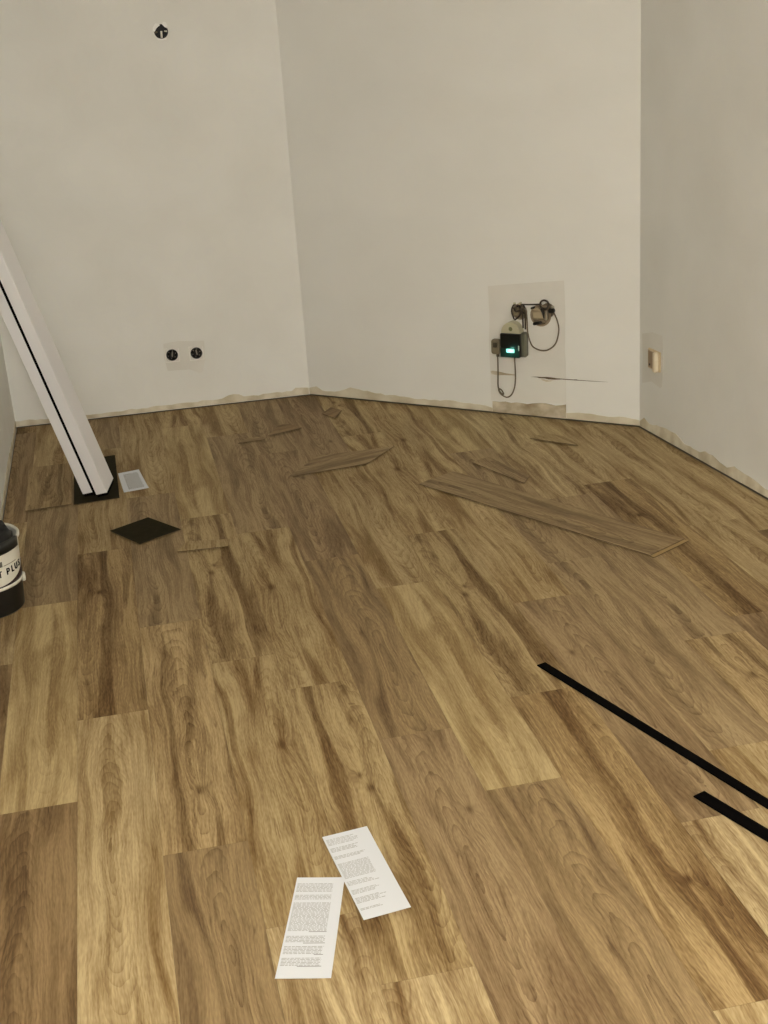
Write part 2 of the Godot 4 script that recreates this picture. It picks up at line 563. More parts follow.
# ---------------------------------------------------------------- floor
func build_floor():
	var fl := structure("floor")
	put(slab(fpoly([[-1.1, 2.5], [2.80, 2.5], [2.80, -6.1], [-1.1, -6.1]]), -0.12, -0.008, mat.sub, mat.sub), "subfloor", null, fl, Transform3D(FLOOR_BASIS, Vector3.ZERO))
	var g := 0.004      # expansion gap along the walls
	var room := fpoly([[A.x + g, A.y + g], [B.x, B.y + g], [C.x - g, C.y + g * 0.4], [D.x - g, 2.29], [-0.507, 2.29],
		[-0.507, -3.256], [-0.895, -3.256], [-0.895, -4.074], [-0.507, -4.074]])
	# z of one end joint in every row, and which print each plank of the row carries (far to near)
	var joint := {-5: -3.3, -4: -2.9, -3: -3.5, -2: -2.717, -1: -3.104, 0: -2.443, 1: -2.138, 2: -3.09, 3: -2.763, 4: -2.47, 5: -1.691,
		6: -2.225, 7: -3.64, 8: -4.177, 9: -3.1, 10: -2.6, 11: -3.65, 12: -2.9, 13: -3.4, 14: -2.2}
	var look := {"-2,0": [8, 0.97], "-2,-1": [4, 1.0], "-2,-2": [10, 0.9], "-1,0": [0, 1.0], "-1,-1": [3, 0.95], "-1,-2": [7, 0.92],
		"0,0": [2, 0.98], "0,-1": [9, 1.03], "0,-2": [10, 0.92], "1,0": [11, 1.0], "1,-1": [1, 0.97], "1,-2": [6, 0.97],
		"2,1": [11, 1.02], "2,0": [6, 1.0], "2,-1": [1, 0.95], "2,-2": [10, 0.97], "3,0": [5, 1.0], "3,-1": [2, 1.02], "3,-2": [5, 0.97],
		"4,0": [2, 1.0], "4,-1": [4, 0.95], "4,-2": [7, 0.93], "1,-3": [4, 0.93], "2,-3": [7, 0.95], "3,-3": [10, 0.95], "4,-3": [5, 0.95], "0,-3": [7, 0.95], "5,0": [0, 1.03], "5,-1": [3, 1.03], "5,-2": [6, 0.95],
		"6,0": [11, 1.03], "6,-1": [5, 1.06], "6,-2": [7, 1.0], "7,0": [10, 1.08], "7,1": [7, 1.03], "7,-1": [10, 1.0],
		"8,0": [10, 1.05], "8,1": [9, 1.0], "9,0": [5, 1.05], "9,-1": [3, 0.95]}
	var rng := RandomNumberGenerator.new()
	rng.seed = 4
	for row in range(-5, 15):
		var x0 := ROW_X + row * ROW_W
		for k in range(-5, 6):
			var z0: float = joint[row] + k * LEN      # far end
			var rect := fpoly([[x0 + 0.00015, z0 + 0.00015], [x0 + ROW_W - 0.00015, z0 + 0.00015], [x0 + ROW_W - 0.00015, z0 + LEN - 0.00015], [x0 + 0.00015, z0 + LEN - 0.00015]])
			var kind := rng.randi() % woods.size()
			var tone := rng.randf_range(0.94, 1.04)
			var flip := rng.randi() % 2
			var turn := rng.randi() % 2
			var key := "%d,%d" % [row, k]
			if look.has(key):
				kind = look[key][0]
				tone = look[key][1]
			for part in Geometry2D.intersect_polygons(rect, room):
				if part.size() < 3:
					continue
				var uv := func(p: Vector2) -> Vector2:
					var u := (p.x - x0) / ROW_W
					var v := (-p.y - z0) / LEN
					return Vector2(1.0 - u if flip == 1 else u, 1.0 - v if turn == 1 else v)
				put(slab(part, -0.0055, 0.0, woods[kind], mat.core, uv, Color(tone, tone, tone)), "plank", null, fl, Transform3D(FLOOR_BASIS, Vector3.ZERO))

# a loose piece of plank lying on the floor; outline in world (x, z), texture along the direction dir
func offcut(called: String, label: String, outline: Array, dir: Vector2, face: Material, y := 0.0005, tone := 1.0, group := "") -> Node3D:
	var mid := Vector2.ZERO
	for v in outline: mid += Vector2(v[0], v[1])
	mid /= outline.size()
	var loc: Array = []
	for v in outline: loc.append([v[0] - mid.x, v[1] - mid.y])
	var t := thing(called, label, "plank", Vector3(mid.x, y, mid.y), group)
	var d := dir.normalized()
	var uv := func(p: Vector2) -> Vector2:
		var w := Vector2(p.x, -p.y)
		return Vector2(0.5 + w.dot(Vector2(-d.y, d.x)) / ROW_W, 0.5 + w.dot(d) / LEN)
	# click edges: the wear layer overhangs a core that is set back all round
	put(slab(fpoly(loc), 0.0042, 0.0058, face, mat.core, uv, Color(tone, tone, tone)), "board", null, t, Transform3D(FLOOR_BASIS, Vector3.ZERO))
	for inner in Geometry2D.offset_polygon(ccw(fpoly(loc)), -0.010, Geometry2D.JOIN_MITER):
		put(slab(inner, 0.0, 0.0042, mat.core, mat.core), "core", null, t, Transform3D(FLOOR_BASIS, Vector3.ZERO))
	return t

func build_loose_planks():
	# whole plank lying askew across the others, with its pale click tongue at the near end
	var n := Vector2(1.518, -3.574)
	var d := Vector2(-0.489, -0.872)
	var e := Vector2(0.872, -0.489)
	var far := n + d * 1.06
	var t := offcut("loose_plank", "long loose oak plank lying askew, pale tongue showing at one end", [[n.x, n.y], [n.x + e.x * 0.176, n.y + e.y * 0.176], [far.x + e.x * 0.176, far.y + e.y * 0.176], [far.x, far.y]], d, woods[10], 0.0005, 0.93)
	var c := Vector2(t.position.x, t.position.z)
	var ton: Array = []
	for q in [n, n + e * 0.176, n + e * 0.176 - d * 0.016, n - d * 0.016]:
		ton.append([q.x - c.x, q.y - c.y])
	put(slab(fpoly(ton), 0.0003, 0.0026, plain(Color(0.64, 0.53, 0.34), 0.7), mat.core), "click_tongue", null, t, Transform3D(FLOOR_BASIS, Vector3.ZERO))
	offcut("plank_offcut", "oak plank offcut with a slanted end, lying before the wall bend", [[0.552, -4.771], [0.867, -4.801], [1.013, -4.973], [0.703, -4.977]], Vector2(0.9, -0.3), woods[10], 0.0005, 0.93)
	offcut("plank_offcut", "short oak offcut beside the dark diamond-shaped piece", [[0.087, -4.159], [0.256, -4.145], [0.271, -4.21], [0.125, -4.24]], Vector2(0, 1), woods[7], 0.0005, 0.93)
	offcut("plank_offcut", "thin oak sliver lying left of a small triangular offcut", [[0.416, -5.277], [0.532, -5.288], [0.51, -5.33], [0.455, -5.325]], Vector2(1, 0), woods[10], 0.0005, 0.95)
	offcut("plank_offcut", "small triangular oak offcut near the foot of the back wall", [[0.549, -5.329], [0.702, -5.382], [0.665, -5.453], [0.616, -5.470]], Vector2(1, -0.3), woods[8], 0.0005, 1.05)
	offcut("plank_offcut", "oak offcut near the angled wall, below the plaster crack", [[1.545, -4.851], [1.689, -4.69], [1.7, -4.789], [1.623, -4.895]], Vector2(0.3, 1), woods[7], 0.0005, 0.92)
	offcut("plank_offcut", "oak offcut lying just behind the long loose plank", [[1.249, -4.657], [1.36, -4.355], [1.405, -4.424], [1.324, -4.696]], Vector2(0.2, 1), woods[5], 0.0005, 0.97)
	offcut("plank_offcut", "tiny pointed oak offcut at the foot of the wall bend", [[0.818, -5.553], [0.86, -5.461], [0.911, -5.569], [0.873, -5.640]], Vector2(1, -1), woods[8], 0.0005, 1.0)
	offcut("plank_offcut", "oak plank piece left of the dark offcut under the white boards", [[-0.431, -4.778], [-0.262, -4.787], [-0.262, -5.30], [-0.431, -5.30]], Vector2(0, 1), woods[9], 0.0005, 0.9)
	offcut("upturned_offcut", "dark square offcut lying face down, turned like a diamond", [[-0.128, -4.446], [0.009, -4.531], [0.115, -4.365], [-0.031, -4.276]], Vector2(1, 0), mat.backing)
	offcut("upturned_offcut", "dark rectangular offcut lying under the feet of the white boards", [[-0.254, -5.318], [-0.088, -5.33], [-0.085, -4.785], [-0.253, -4.774]], Vector2(1, 0), mat.backing)

# ---------------------------------------------------------------- papers
func print_tex(blocks: Array, right: float, s: int, left := 0.04) -> ImageTexture:
	var w := 200
	var h := 600
	var img := Image.create(w, h, false, Image.FORMAT_RGB8)
	img.fill(Color(0.87, 0.88, 0.90))
	var rng := RandomNumberGenerator.new()
	rng.seed = s
	for b in blocks:      # [from, to, line pitch, ragged, darkness]
		var y: float = b[0] * h
		while y < b[1] * h:
			var x := left * w
			var end: float = (right - (rng.randf() * b[3])) * w
			while x < end:
				var n := minf(rng.randf_range(6, 22), end - x)
				img.fill_rect(Rect2i(int(x), int(y), int(maxf(n, 1)), 3), Color(b[4], b[4], b[4] * 0.99))
				x += n + 3
			y += b[2]
	for b in blocks:
		if b.size() > 5:
			img.fill_rect(Rect2i(int(b[5] * w), int(b[1] * h) + 1, int((right - b[5]) * w), 3), Color(0.45, 0.45, 0.45))
	return ImageTexture.create_from_image(img)

func sheet(label: String, called: String, q: Array, tex: ImageTexture, lift: float, base := 0.0006):
	# q: corners top-left, top-right, bottom-right, bottom-left in world (x, z)
	var mid := Vector2.ZERO
	for v in q: mid += Vector2(v[0], v[1]) / 4.0
	var t := thing(called, label, "paper", Vector3(mid.x, base, mid.y))
	var st := SurfaceTool.new()
	st.begin(Mesh.PRIMITIVE_TRIANGLES)
	var nx := 6
	var ny := 14
	var at := func(i: int, j: int, dy: float) -> Vector3:
		var u := float(i) / nx
		var v := float(j) / ny
		var a := Vector2(q[0][0], q[0][1]).lerp(Vector2(q[1][0], q[1][1]), u)
		var b := Vector2(q[3][0], q[3][1]).lerp(Vector2(q[2][0], q[2][1]), u)
		var p := a.lerp(b, v) - mid
		return Vector3(p.x, dy + lift * (pow(absf(v - 0.5) * 2.0, 3.0) * 0.7 + u * u * 0.3), p.y)
	for face in 2:
		for j in ny:
			for i in nx:
				var k := [[i, j], [i + 1, j], [i + 1, j + 1], [i, j + 1]]
				for m in ([0, 1, 2, 0, 2, 3] if face == 0 else [0, 2, 1, 0, 3, 2]):
					st.set_uv(Vector2(float(k[m][0]) / nx, float(k[m][1]) / ny) if face == 0 else Vector2(0.99, 0.01))
					st.add_vertex(at.call(k[m][0], k[m][1], 0.0004 if face == 0 else 0.0))
	st.generate_normals()
	var pm := plain(Color.WHITE, 0.85)
	pm.albedo_texture = tex
	put(st.commit(), "page", pm, t)

func build_papers():
	sheet("folded printed leaflet with dense text, lying upright beside the tilted one", "leaflet", [[0.203, -2.279], [0.297, -2.25], [0.217, -1.961], [0.117, -1.99]],
		print_tex([[0.065, 0.155, 8.0, 0.02, 0.63], [0.185, 0.235, 8.0, 0.02, 0.61], [0.265, 0.555, 7.0, 0.0, 0.63, 0.45], [0.60, 0.665, 8.0, 0.04, 0.59, 0.38], [0.70, 0.775, 8.0, 0.05, 0.59, 0.62], [0.81, 0.885, 8.0, 0.05, 0.59, 0.35]], 0.79, 3), 0.002)
	sheet("printed leaflet with ragged paragraphs, tilted against the other leaflet", "leaflet", [[0.276, -2.399], [0.376, -2.409], [0.404, -2.113], [0.307, -2.102]],
		print_tex([[0.05, 0.12, 8.0, 0.15, 0.65], [0.16, 0.21, 8.0, 0.25, 0.59], [0.26, 0.30, 8.0, 0.3, 0.59], [0.35, 0.53, 7.0, 0.02, 0.65], [0.57, 0.62, 8.0, 0.3, 0.62], [0.67, 0.72, 8.0, 0.2, 0.61], [0.76, 0.82, 8.0, 0.2, 0.59], [0.88, 0.90, 8.0, 0.5, 0.59]], 0.72, 8), 0.002, 0.0036)
	sheet("small white leaflet with a grey text block beside the dark offcut", "leaflet", [[-0.083, -5.09], [0.0, -5.105], [0.028, -4.862], [-0.067, -4.848]],
		print_tex([[0.1, 0.9, 5.0, 0.05, 0.59]], 0.9, 12, 0.22), 0.003)

# ---------------------------------------------------------------- leaning white boards
func build_profiles():
	var foot := Vector3(-0.170, 0.012, -4.80)
	var axis := Vector3(-0.192, 0.79, 0.10).normalized()
	var w := Vector3(0, 0, 1).cross(-axis).normalized()
	w = axis.cross(Vector3(0, 0, 1)).normalized()      # to the right across the front
	w = w.rotated(axis, deg_to_rad(-18.0))
	var n := w.cross(axis).normalized()                # towards the room
	for k in 2:
		var len: float = [1.17, 1.38][k]
		var wd: float = [0.040, 0.044][k]
		var dp: float = [0.085, 0.105][k]
		var off: float = [-0.026, 0.027][k]
		var back: float = [-0.004, 0.0][k]
		var lab: String = ["narrow white board leaning on the left wall, beside a wider one", "wider white board with greyish flank leaning beside a narrow one"][k]
		var start: Vector3 = foot + w * off + n * (back - dp * 0.5) + axis * [0.012, 0.0][k]
		var t := thing("white_board", lab, "board", Vector3.ZERO)
		t.transform = Transform3D(Basis(w, axis, n), start)
		put(cbox(Vector3(wd, len - 0.012, dp), 0.0015), "board", mat.white_pvc, t, Transform3D(Basis.IDENTITY, Vector3(0, len * 0.5 + 0.006, 0)))
		put(cbox(Vector3(wd - 0.004, 0.012, dp - 0.004), 0.001), "black_end", mat.black, t, Transform3D(Basis.IDENTITY, Vector3(0, 0.006, 0)))  # near-black block at the lower end of each board
		if k == 1:
			put(cbox(Vector3(0.0108, len - 0.02, 0.05), 0.001), "gap_strip", mat.black, t, Transform3D(Basis.IDENTITY, Vector3(-wd * 0.5 - 0.0054, len * 0.5, 0.025)))  # black strip filling the gap between the two boards

# ---------------------------------------------------------------- black strips
func build_strips():
	for k in 2:
		var a := [Vector2(0.970, -3.003), Vector2(1.0985, -2.311)][k] as Vector2
		var dir := ([Vector2(0.308, 0.951), Vector2(0.345, 0.939)][k] as Vector2).normalized()
		var wd: float = [0.028, 0.034][k]
		var len: float = [1.15, 0.62][k]
		var lab: String = ["longer narrow black strip lying flat on the wood floor", "shorter wide black strip lying beside the longer one"][k]
		var x := Vector3(dir.x, 0, dir.y)
		var t := thing("black_strip", lab, "strip", Vector3(a.x, 0.0004, a.y))
		t.transform.basis = Basis(x.cross(Vector3.UP) * -1.0, Vector3.UP, x * 1.0).orthonormalized()
		put(cbox(Vector3(wd, 0.004, len), 0.0012), "strip", mat.black, t, Transform3D(Basis.IDENTITY, Vector3(0, 0.002, len * 0.5)))

# ---------------------------------------------------------------- bucket
func build_bucket():
	var at := Vector3(-0.512, 0.0005, -3.93)
	var t := thing("bucket", "white plastic bucket with black lettering and dark foot, full of black stuff", "bucket", at)
	var r0 := 0.111
	var r1 := 0.124
	var hh := 0.225
	var rad := func(y: float) -> float: return r0 + (r1 - r0) * y / hh
	var dark := plain(Color(0.07, 0.07, 0.065), 0.35)
	var white := plain(Color(0.86, 0.85, 0.80), 0.4)
	put(lathe([Vector2(0.0, 0.0), Vector2(r0 - 0.004, 0.0), Vector2(r0, 0.004), Vector2(rad.call(0.088), 0.088)], 48), "foot_band", dark, t)
	var body := put(lathe([Vector2(rad.call(0.088), 0.088), Vector2(rad.call(hh), hh), Vector2(r1 + 0.005, hh), Vector2(r1 + 0.006, hh + 0.006), Vector2(r1 + 0.002, hh + 0.010), Vector2(r1 - 0.004, hh + 0.006), Vector2(r1 - 0.004, hh - 0.01), Vector2(r0 - 0.003, 0.01), Vector2(0.0, 0.01)], 48), "body", white, t)
	# direction towards the room side that shows: angle 0 = +z
	var view := atan2(0.535, 3.93)
	# dark swoosh under the lettering, wrapped on the flank
	put(wrapped_band(rad, view + deg_to_rad(20), view + deg_to_rad(88), func(f): return 0.096, func(f): return 0.101 + 0.042 * f * f, 0.0012), "label_swoosh", plain(Color(0.13, 0.035, 0.04), 0.4), body)
	var handle := put(wrapped_band(rad, view - deg_to_rad(80), view + deg_to_rad(86), func(f): return 0.088, func(f): return 0.0975, 0.004), "handle", white, t)
	for a in [86.0, -80.0]:
		var an := view + deg_to_rad(a)
		put(cbox(Vector3(0.02, 0.026, 0.012), 0.003), "handle_lug", white, handle, Transform3D(Basis(Vector3.UP, an), Vector3(sin(an), 0, cos(an)) * (rad.call(0.088) + 0.003) + Vector3(0, 0.084, 0)))
	# lettering
	var font := SystemFont.new()
	font.font_names = PackedStringArray(["Droid Sans"])
	font.font_weight = 700
	var letters := [["T", 24.0], ["P", 39.0], ["L", 48.5], ["U", 57.5], ["S", 67.5]]
	for le in letters:
		var tm := TextMesh.new()
		tm.text = le[0]
		tm.font = font
		tm.font_size = 16
		tm.pixel_size = 0.0017
		tm.depth = 0.0015
		var an: float = view + deg_to_rad(le[1])
		put(tm, "letter", mat.black, body, Transform3D(Basis(Vector3.UP, an), Vector3(sin(an), 0, cos(an)) * (rad.call(0.135) + 0.0012) + Vector3(0, 0.137 + 0.00013 * le[1], 0)))
	# small print and mark above the lettering
	put(wrapped_band(rad, view + deg_to_rad(32), view + deg_to_rad(58), func(f): return 0.163, func(f): return 0.165, 0.0008), "label_line", plain(Color(0.5, 0.48, 0.42), 0.5), body)
	put(wrapped_band(rad, view + deg_to_rad(20), view + deg_to_rad(30), func(f): return 0.163, func(f): return 0.180, 0.0008), "label_mark", plain(Color(0.35, 0.33, 0.30), 0.5), body)
	# black bag stuffed into the bucket, hanging over the near lip: lies in the bucket, so its own thing
	var bag := thing("black_bag", "crumpled black bag stuffed into the white bucket", "bag", at + Vector3(0, 0.012, 0))
	var st := SurfaceTool.new()
	st.begin(Mesh.PRIMITIVE_TRIANGLES)
	st.set_smooth_group(0)
	var nz := noise(77)
	var R := 14
	var S := 36
	var bp := func(i: int, j: int) -> Vector3:
		var f := float(i) / R
		var an := TAU * (j % S) / S
		var d := Vector3(sin(an), 0, cos(an))
		var rr := 0.1135 * f
		var y := 0.209 + 0.080 * (1.0 - pow(f, 2.2)) + 0.022 * nz.get_noise_3d(d.x * 2.6 * (0.3 + f), f * 3.0, d.z * 2.6 * (0.3 + f))
		return d * rr + Vector3(-0.004, y, 0.0)
	for i in R:
		for j in S:
			var v := [bp.call(i, j), bp.call(i, j + 1), bp.call(i + 1, j + 1), bp.call(i + 1, j)]
			for m in [0, 1, 2, 0, 2, 3]:
				st.add_vertex(v[m])
	for j in S:
		var v2 := [bp.call(R, j), bp.call(R, j + 1)]
		var lo := [Vector3(v2[0].x * 0.95, 0.0, v2[0].z * 0.95), Vector3(v2[1].x * 0.95, 0.0, v2[1].z * 0.95)]
		for p in [v2[0], v2[1], lo[1], v2[0], lo[1], lo[0]]:
			st.add_vertex(p)
	st.index()
	st.generate_normals()
	var bagm := plain(Color(0.055, 0.055, 0.06), 0.45)
	put(st.commit(), "crumpled_body", bagm, bag)
	# the fold of the bag over the front lip of the bucket
	var lip := func(y: float) -> float: return r0 + (r1 - r0) * y / hh
	put(wrapped_band(lip, view - deg_to_rad(95), view + deg_to_rad(62), func(f): return hh - 0.028 + 0.012 * f * f - 0.012, func(f): return hh + 0.002, 0.010), "lip_fold", plain(Color(0.10, 0.105, 0.095), 0.5), bag)

# a band wrapped round a tapering bucket between two angles; lower and upper edge as functions of 0..1
func wrapped_band(rad: Callable, a0: float, a1: float, lo: Callable, hi: Callable, thick: float) -> ArrayMesh:
	var st := SurfaceTool.new()
	st.begin(Mesh.PRIMITIVE_TRIANGLES)
	var n := 28
	var at := func(f: float, y: float, t: float) -> Vector3:
		var an := lerpf(a0, a1, f)
		return Vector3(sin(an), 0, cos(an)) * (rad.call(y) + t) + Vector3(0, y, 0)
	for i in n:
		var f := float(i) / n
		var g := float(i + 1) / n
		var quads := [
			[at.call(f, lo.call(f), thick), at.call(g, lo.call(g), thick), at.call(g, hi.call(g), thick), at.call(f, hi.call(f), thick)],
			[at.call(f, hi.call(f), thick), at.call(g, hi.call(g), thick), at.call(g, hi.call(g), -0.001), at.call(f, hi.call(f), -0.001)],
			[at.call(f, lo.call(f), -0.001), at.call(g, lo.call(g), -0.001), at.call(g, lo.call(g), thick), at.call(f, lo.call(f), thick)]]
		for v in quads:
			for m in [0, 2, 1, 0, 3, 2]:
				st.add_vertex(v[m])
	for f in [0.0, 1.0]:
		var v := [at.call(f, lo.call(f), -0.001), at.call(f, lo.call(f), thick), at.call(f, hi.call(f), thick), at.call(f, hi.call(f), -0.001)]
		for m in ([0, 2, 1, 0, 3, 2] if f == 0.0 else [0, 1, 2, 0, 2, 3]):
			st.add_vertex(v[m])
	st.generate_normals()
	return st.commit()

# ---------------------------------------------------------------- wall boxes
func build_outlets():
	var f := wall_frame(A, B)
	var spots := [[0.728, 0.257, "open black socket box low on the back wall, farther from the bend"],
		[0.837, 0.254, "open black socket box low on the back wall, nearer the bend"],
		[0.848, 1.622, "single open box with bare wires high on the back wall"]]
	for k in 3:
		var s: Array = spots[k]
		var t := thing("socket_box", s[2], "socket box", Vector3.ZERO, "open boxes on the back wall")
		t.transform = f * Transform3D(Basis.IDENTITY, Vector3(s[0], s[1], 0))
		var cup := plain(Color(0.07, 0.065, 0.06), 0.6)
		var cr: float = 0.0262 if k < 2 else 0.0285
		put(lathe([Vector2(0.0, -0.035), Vector2(cr - 0.003, -0.035), Vector2(cr - 0.003, 0.002), Vector2(cr, 0.002), Vector2(cr, 0.0005)], 24), "cup", cup, t, Transform3D(Basis(Vector3.RIGHT, PI / 2), Vector3.ZERO))
		# fresh square of plaster round the box
		var fm := plain(Color(0.93, 0.92, 0.89) if k < 2 else Color(0.98, 0.975, 0.96), 0.8)
		var o := 0.033
		var i := 0.0285
		if k < 2:
			for q in [[[-o, -o], [o, -o], [o, -i], [-o, -i]], [[-o, i], [-0.012, i], [-0.02, o], [-o, o]], [[-o, -i], [-i, -i], [-i, i], [-o, i]], [[i, -i], [o, -i], [o, i], [i, i]]]:
				put(slab(pv(q), -0.001, 0.002, fm, fm), "plaster_edge", null, t)
			var core := plain(Color(0.16, 0.14, 0.12), 0.5)
			put(cbox(Vector3(0.030, 0.034, 0.02), 0.006), "insert", core, t, Transform3D(Basis.IDENTITY, Vector3(0, 0, -0.018)))
			put(cbox(Vector3(0.005, 0.022, 0.008), 0.001), "clamp", mat.metal, t, Transform3D(Basis(Vector3(0, 0, 1), -0.15 + 0.3 * k), Vector3(0.001, 0.002, -0.006)))
			for a in 6:
				var an := TAU * a / 6.0 + 0.3
				put(cbox(Vector3(0.004, 0.004, 0.006), 0.001), "screw", mat.metal, t, Transform3D(Basis.IDENTITY, Vector3(cos(an) * 0.017, sin(an) * 0.017, -0.005)))
		else:
			put(slab(pv([[-0.034, 0.004], [-0.026, 0.001], [-0.019, 0.012], [-0.009, 0.020], [-0.002, 0.024], [-0.004, 0.031], [-0.020, 0.033], [-0.032, 0.018]]), -0.001, 0.006, fm, fm), "plaster_edge", null, t)
			put(slab(pv([[0.008, 0.026], [0.016, 0.017], [0.024, 0.012], [0.029, 0.022], [0.023, 0.036], [0.011, 0.037]]), -0.001, 0.006, fm, fm), "plaster_edge", null, t)
			put(tube([Vector3(0.0, -0.025, -0.012), Vector3(0.0, -0.012, -0.003), Vector3(0.001, 0.002, -0.002)], 0.0042), "wire", plain(Color(0.9, 0.88, 0.83), 0.4), t)
			put(tube([Vector3(-0.026, -0.004, -0.012), Vector3(-0.018, -0.001, -0.004), Vector3(-0.015, 0.0, -0.003)], 0.003), "wire", plain(Color(0.5, 0.42, 0.3), 0.4), t)
			put(tube([Vector3(0.026, -0.001, -0.012), Vector3(0.018, 0.0, -0.004), Vector3(0.013, 0.001, -0.003)], 0.003), "wire", plain(Color(0.85, 0.82, 0.75), 0.4), t)
			put(slab(pv([[-0.022, -0.026], [0.022, -0.026], [0.018, -0.034], [-0.016, -0.033]]), -0.001, 0.0015, fm, fm), "plaster_edge", null, t)

func build_wiring():
	var f := wall_frame(B, C)
	var grp := ""
	# control unit: cream housing, dark front, lit display
	var u := thing("control_unit", "small wall control unit with dark front and lit green display", "control unit", Vector3.ZERO, grp)
	u.transform = f * Transform3D(Basis.IDENTITY, Vector3(1.052, 0.314, 0.0))
	put(cbox(Vector3(0.098, 0.104, 0.030), 0.006), "housing", plain(Color(0.42, 0.42, 0.36), 0.4), u, Transform3D(Basis.IDENTITY, Vector3(0.014, 0.0, 0.016)))
	var front := put(cbox(Vector3(0.090, 0.100, 0.020), 0.004), "front", plain(Color(0.03, 0.03, 0.03), 0.3), u, Transform3D(Basis.IDENTITY, Vector3(0, 0.0, 0.042)))
	put(cbox(Vector3(0.086, 0.038, 0.004), 0.001), "display_bezel", plain(Color(0.05, 0.16, 0.14), 0.3), front, Transform3D(Basis.IDENTITY, Vector3(0.0, -0.030, 0.0105)))
	put(cbox(Vector3(0.004, 0.022, 0.004), 0.001), "side_key", plain(Color(0.8, 0.8, 0.76), 0.3), front, Transform3D(Basis.IDENTITY, Vector3(0.041, -0.008, 0.0110)))
	var dm := plain(Color(0.55, 0.75, 0.70), 0.3)
	dm.emission_enabled = true
	dm.emission = Color(0.62, 1.0, 0.92)
	dm.emission_energy_multiplier = 1.0
	put(cbox(Vector3(0.035, 0.015, 0.003), 0.0005), "display", dm, front, Transform3D(Basis.IDENTITY, Vector3(0.004, -0.020, 0.0135)))
	var gl := OmniLight3D.new()
	gl.name = "display_light"
	gl.position = Vector3(0.004, -0.020, 0.066)
	gl.light_color = Color(0.55, 1.0, 0.9)
	gl.light_energy = 0.002
	gl.light_size = 0.01
	gl.omni_range = 9.0
	gl.omni_attenuation = 2.0
	gl.shadow_enabled = true
	u.add_child(gl)
	# domed cream cap on top
	var cap := PackedVector2Array()
	for i in 13:
		var an := PI * i / 12.0
		cap.append(Vector2(cos(an) * 0.043, sin(an) * 0.046))
	var dome := put(slab(cap, 0.002, 0.040, mat.cream, mat.cream), "cap", null, u, Transform3D(Basis.IDENTITY, Vector3(0.0, 0.050, 0)))
	put(lathe([Vector2(0.0, 0.004), Vector2(0.006, 0.004), Vector2(0.009, 0.0)], 12), "cap_knob", plain(Color(0.45, 0.46, 0.32), 0.5), dome, Transform3D(Basis(Vector3.RIGHT, PI / 2), Vector3(0.0, 0.018, 0.040)))
	# small plug box left of it
	var p := thing("plug_box", "small greyish plug box left of the wall control unit", "plug", Vector3.ZERO, grp)
	p.transform = f * Transform3D(Basis.IDENTITY, Vector3(0.974, 0.298, 0.0))
	put(cbox(Vector3(0.040, 0.062, 0.030), 0.006), "housing", plain(Color(0.50, 0.46, 0.37), 0.6), p, Transform3D(Basis.IDENTITY, Vector3(0, 0, 0.016)))
	put(cbox(Vector3(0.018, 0.020, 0.010), 0.003), "socket_face", plain(Color(0.30, 0.27, 0.21), 0.6), p, Transform3D(Basis.IDENTITY, Vector3(0.002, 0.010, 0.034)))
	put(cbox(Vector3(0.010, 0.022, 0.014), 0.003), "cable_gland", plain(Color(0.30, 0.27, 0.21), 0.6), p, Transform3D(Basis.IDENTITY, Vector3(0.006, -0.034, 0.018)))
	# thin cable hanging in a loop from plug box to control unit
	var c1 := thing("looped_cable", "thin grey cable hanging in a loop below the control unit", "cable", Vector3.ZERO)
	c1.transform = f * Transform3D(Basis.IDENTITY, Vector3(0.014, 0, 0))
	put(tube([Vector3(0.965, 0.262, 0.018), Vector3(0.965, 0.19, 0.02), Vector3(0.962, 0.125, 0.018), Vector3(0.972, 0.098, 0.016), Vector3(0.988, 0.094, 0.022), Vector3(0.982, 0.112, 0.026), Vector3(0.966, 0.116, 0.022), Vector3(0.970, 0.094, 0.016), Vector3(0.998, 0.080, 0.016), Vector3(1.022, 0.093, 0.018), Vector3(1.039, 0.127, 0.02), Vector3(1.046, 0.18, 0.022), Vector3(1.045, 0.262, 0.024)], 0.0030, 8, 5), "cable", mat.wire_grey, c1)
	# open wall box behind the unit with its wires
	var b1 := thing("wiring_box", "open wall box with tangled dark wires above the control unit", "wiring box", Vector3.ZERO)
	b1.transform = f * Transform3D(Basis.IDENTITY, Vector3(1.079, 0.448, 0))
	put(lathe([Vector2(0.0, -0.03), Vector2(0.029, -0.03), Vector2(0.029, 0.003), Vector2(0.0335, 0.003), Vector2(0.0335, 0.0005)], 24), "cup", plain(Color(0.55, 0.49, 0.40), 0.7), b1, Transform3D(Basis(Vector3.RIGHT, PI / 2), Vector3.ZERO))
	for q in [[[-0.022, -0.03, 0.012], [-0.030, 0.004, 0.016], [-0.024, 0.028, 0.006], [-0.012, 0.018, -0.01]],
			[[-0.02, -0.034, 0.01], [0.006, -0.012, 0.014], [0.008, 0.014, 0.012], [-0.008, 0.022, -0.008]],
			[[0.014, 0.026, -0.01], [0.020, 0.030, 0.010], [0.030, 0.010, 0.014], [0.028, -0.07, 0.012]],
			[[0.004, 0.020, -0.01], [0.012, 0.024, 0.012], [0.018, 0.0, 0.016], [0.018, -0.065, 0.012]],
			[[-0.028, 0.012, 0.0], [-0.012, 0.002, 0.012], [0.004, 0.006, 0.010], [0.016, -0.008, -0.006]]]:
		var pts: Array = []
		for v in q: pts.append(Vector3(v[0], v[1], v[2]))
		put(tube(pts, 0.0034), "wire", mat.wire_dark, b1)
	put(cbox(Vector3(0.020, 0.016, 0.014), 0.003), "terminal", plain(Color(0.62, 0.56, 0.44), 0.5), b1, Transform3D(Basis(Vector3(0, 0, 1), 0.3), Vector3(-0.014, -0.006, 0.002)))
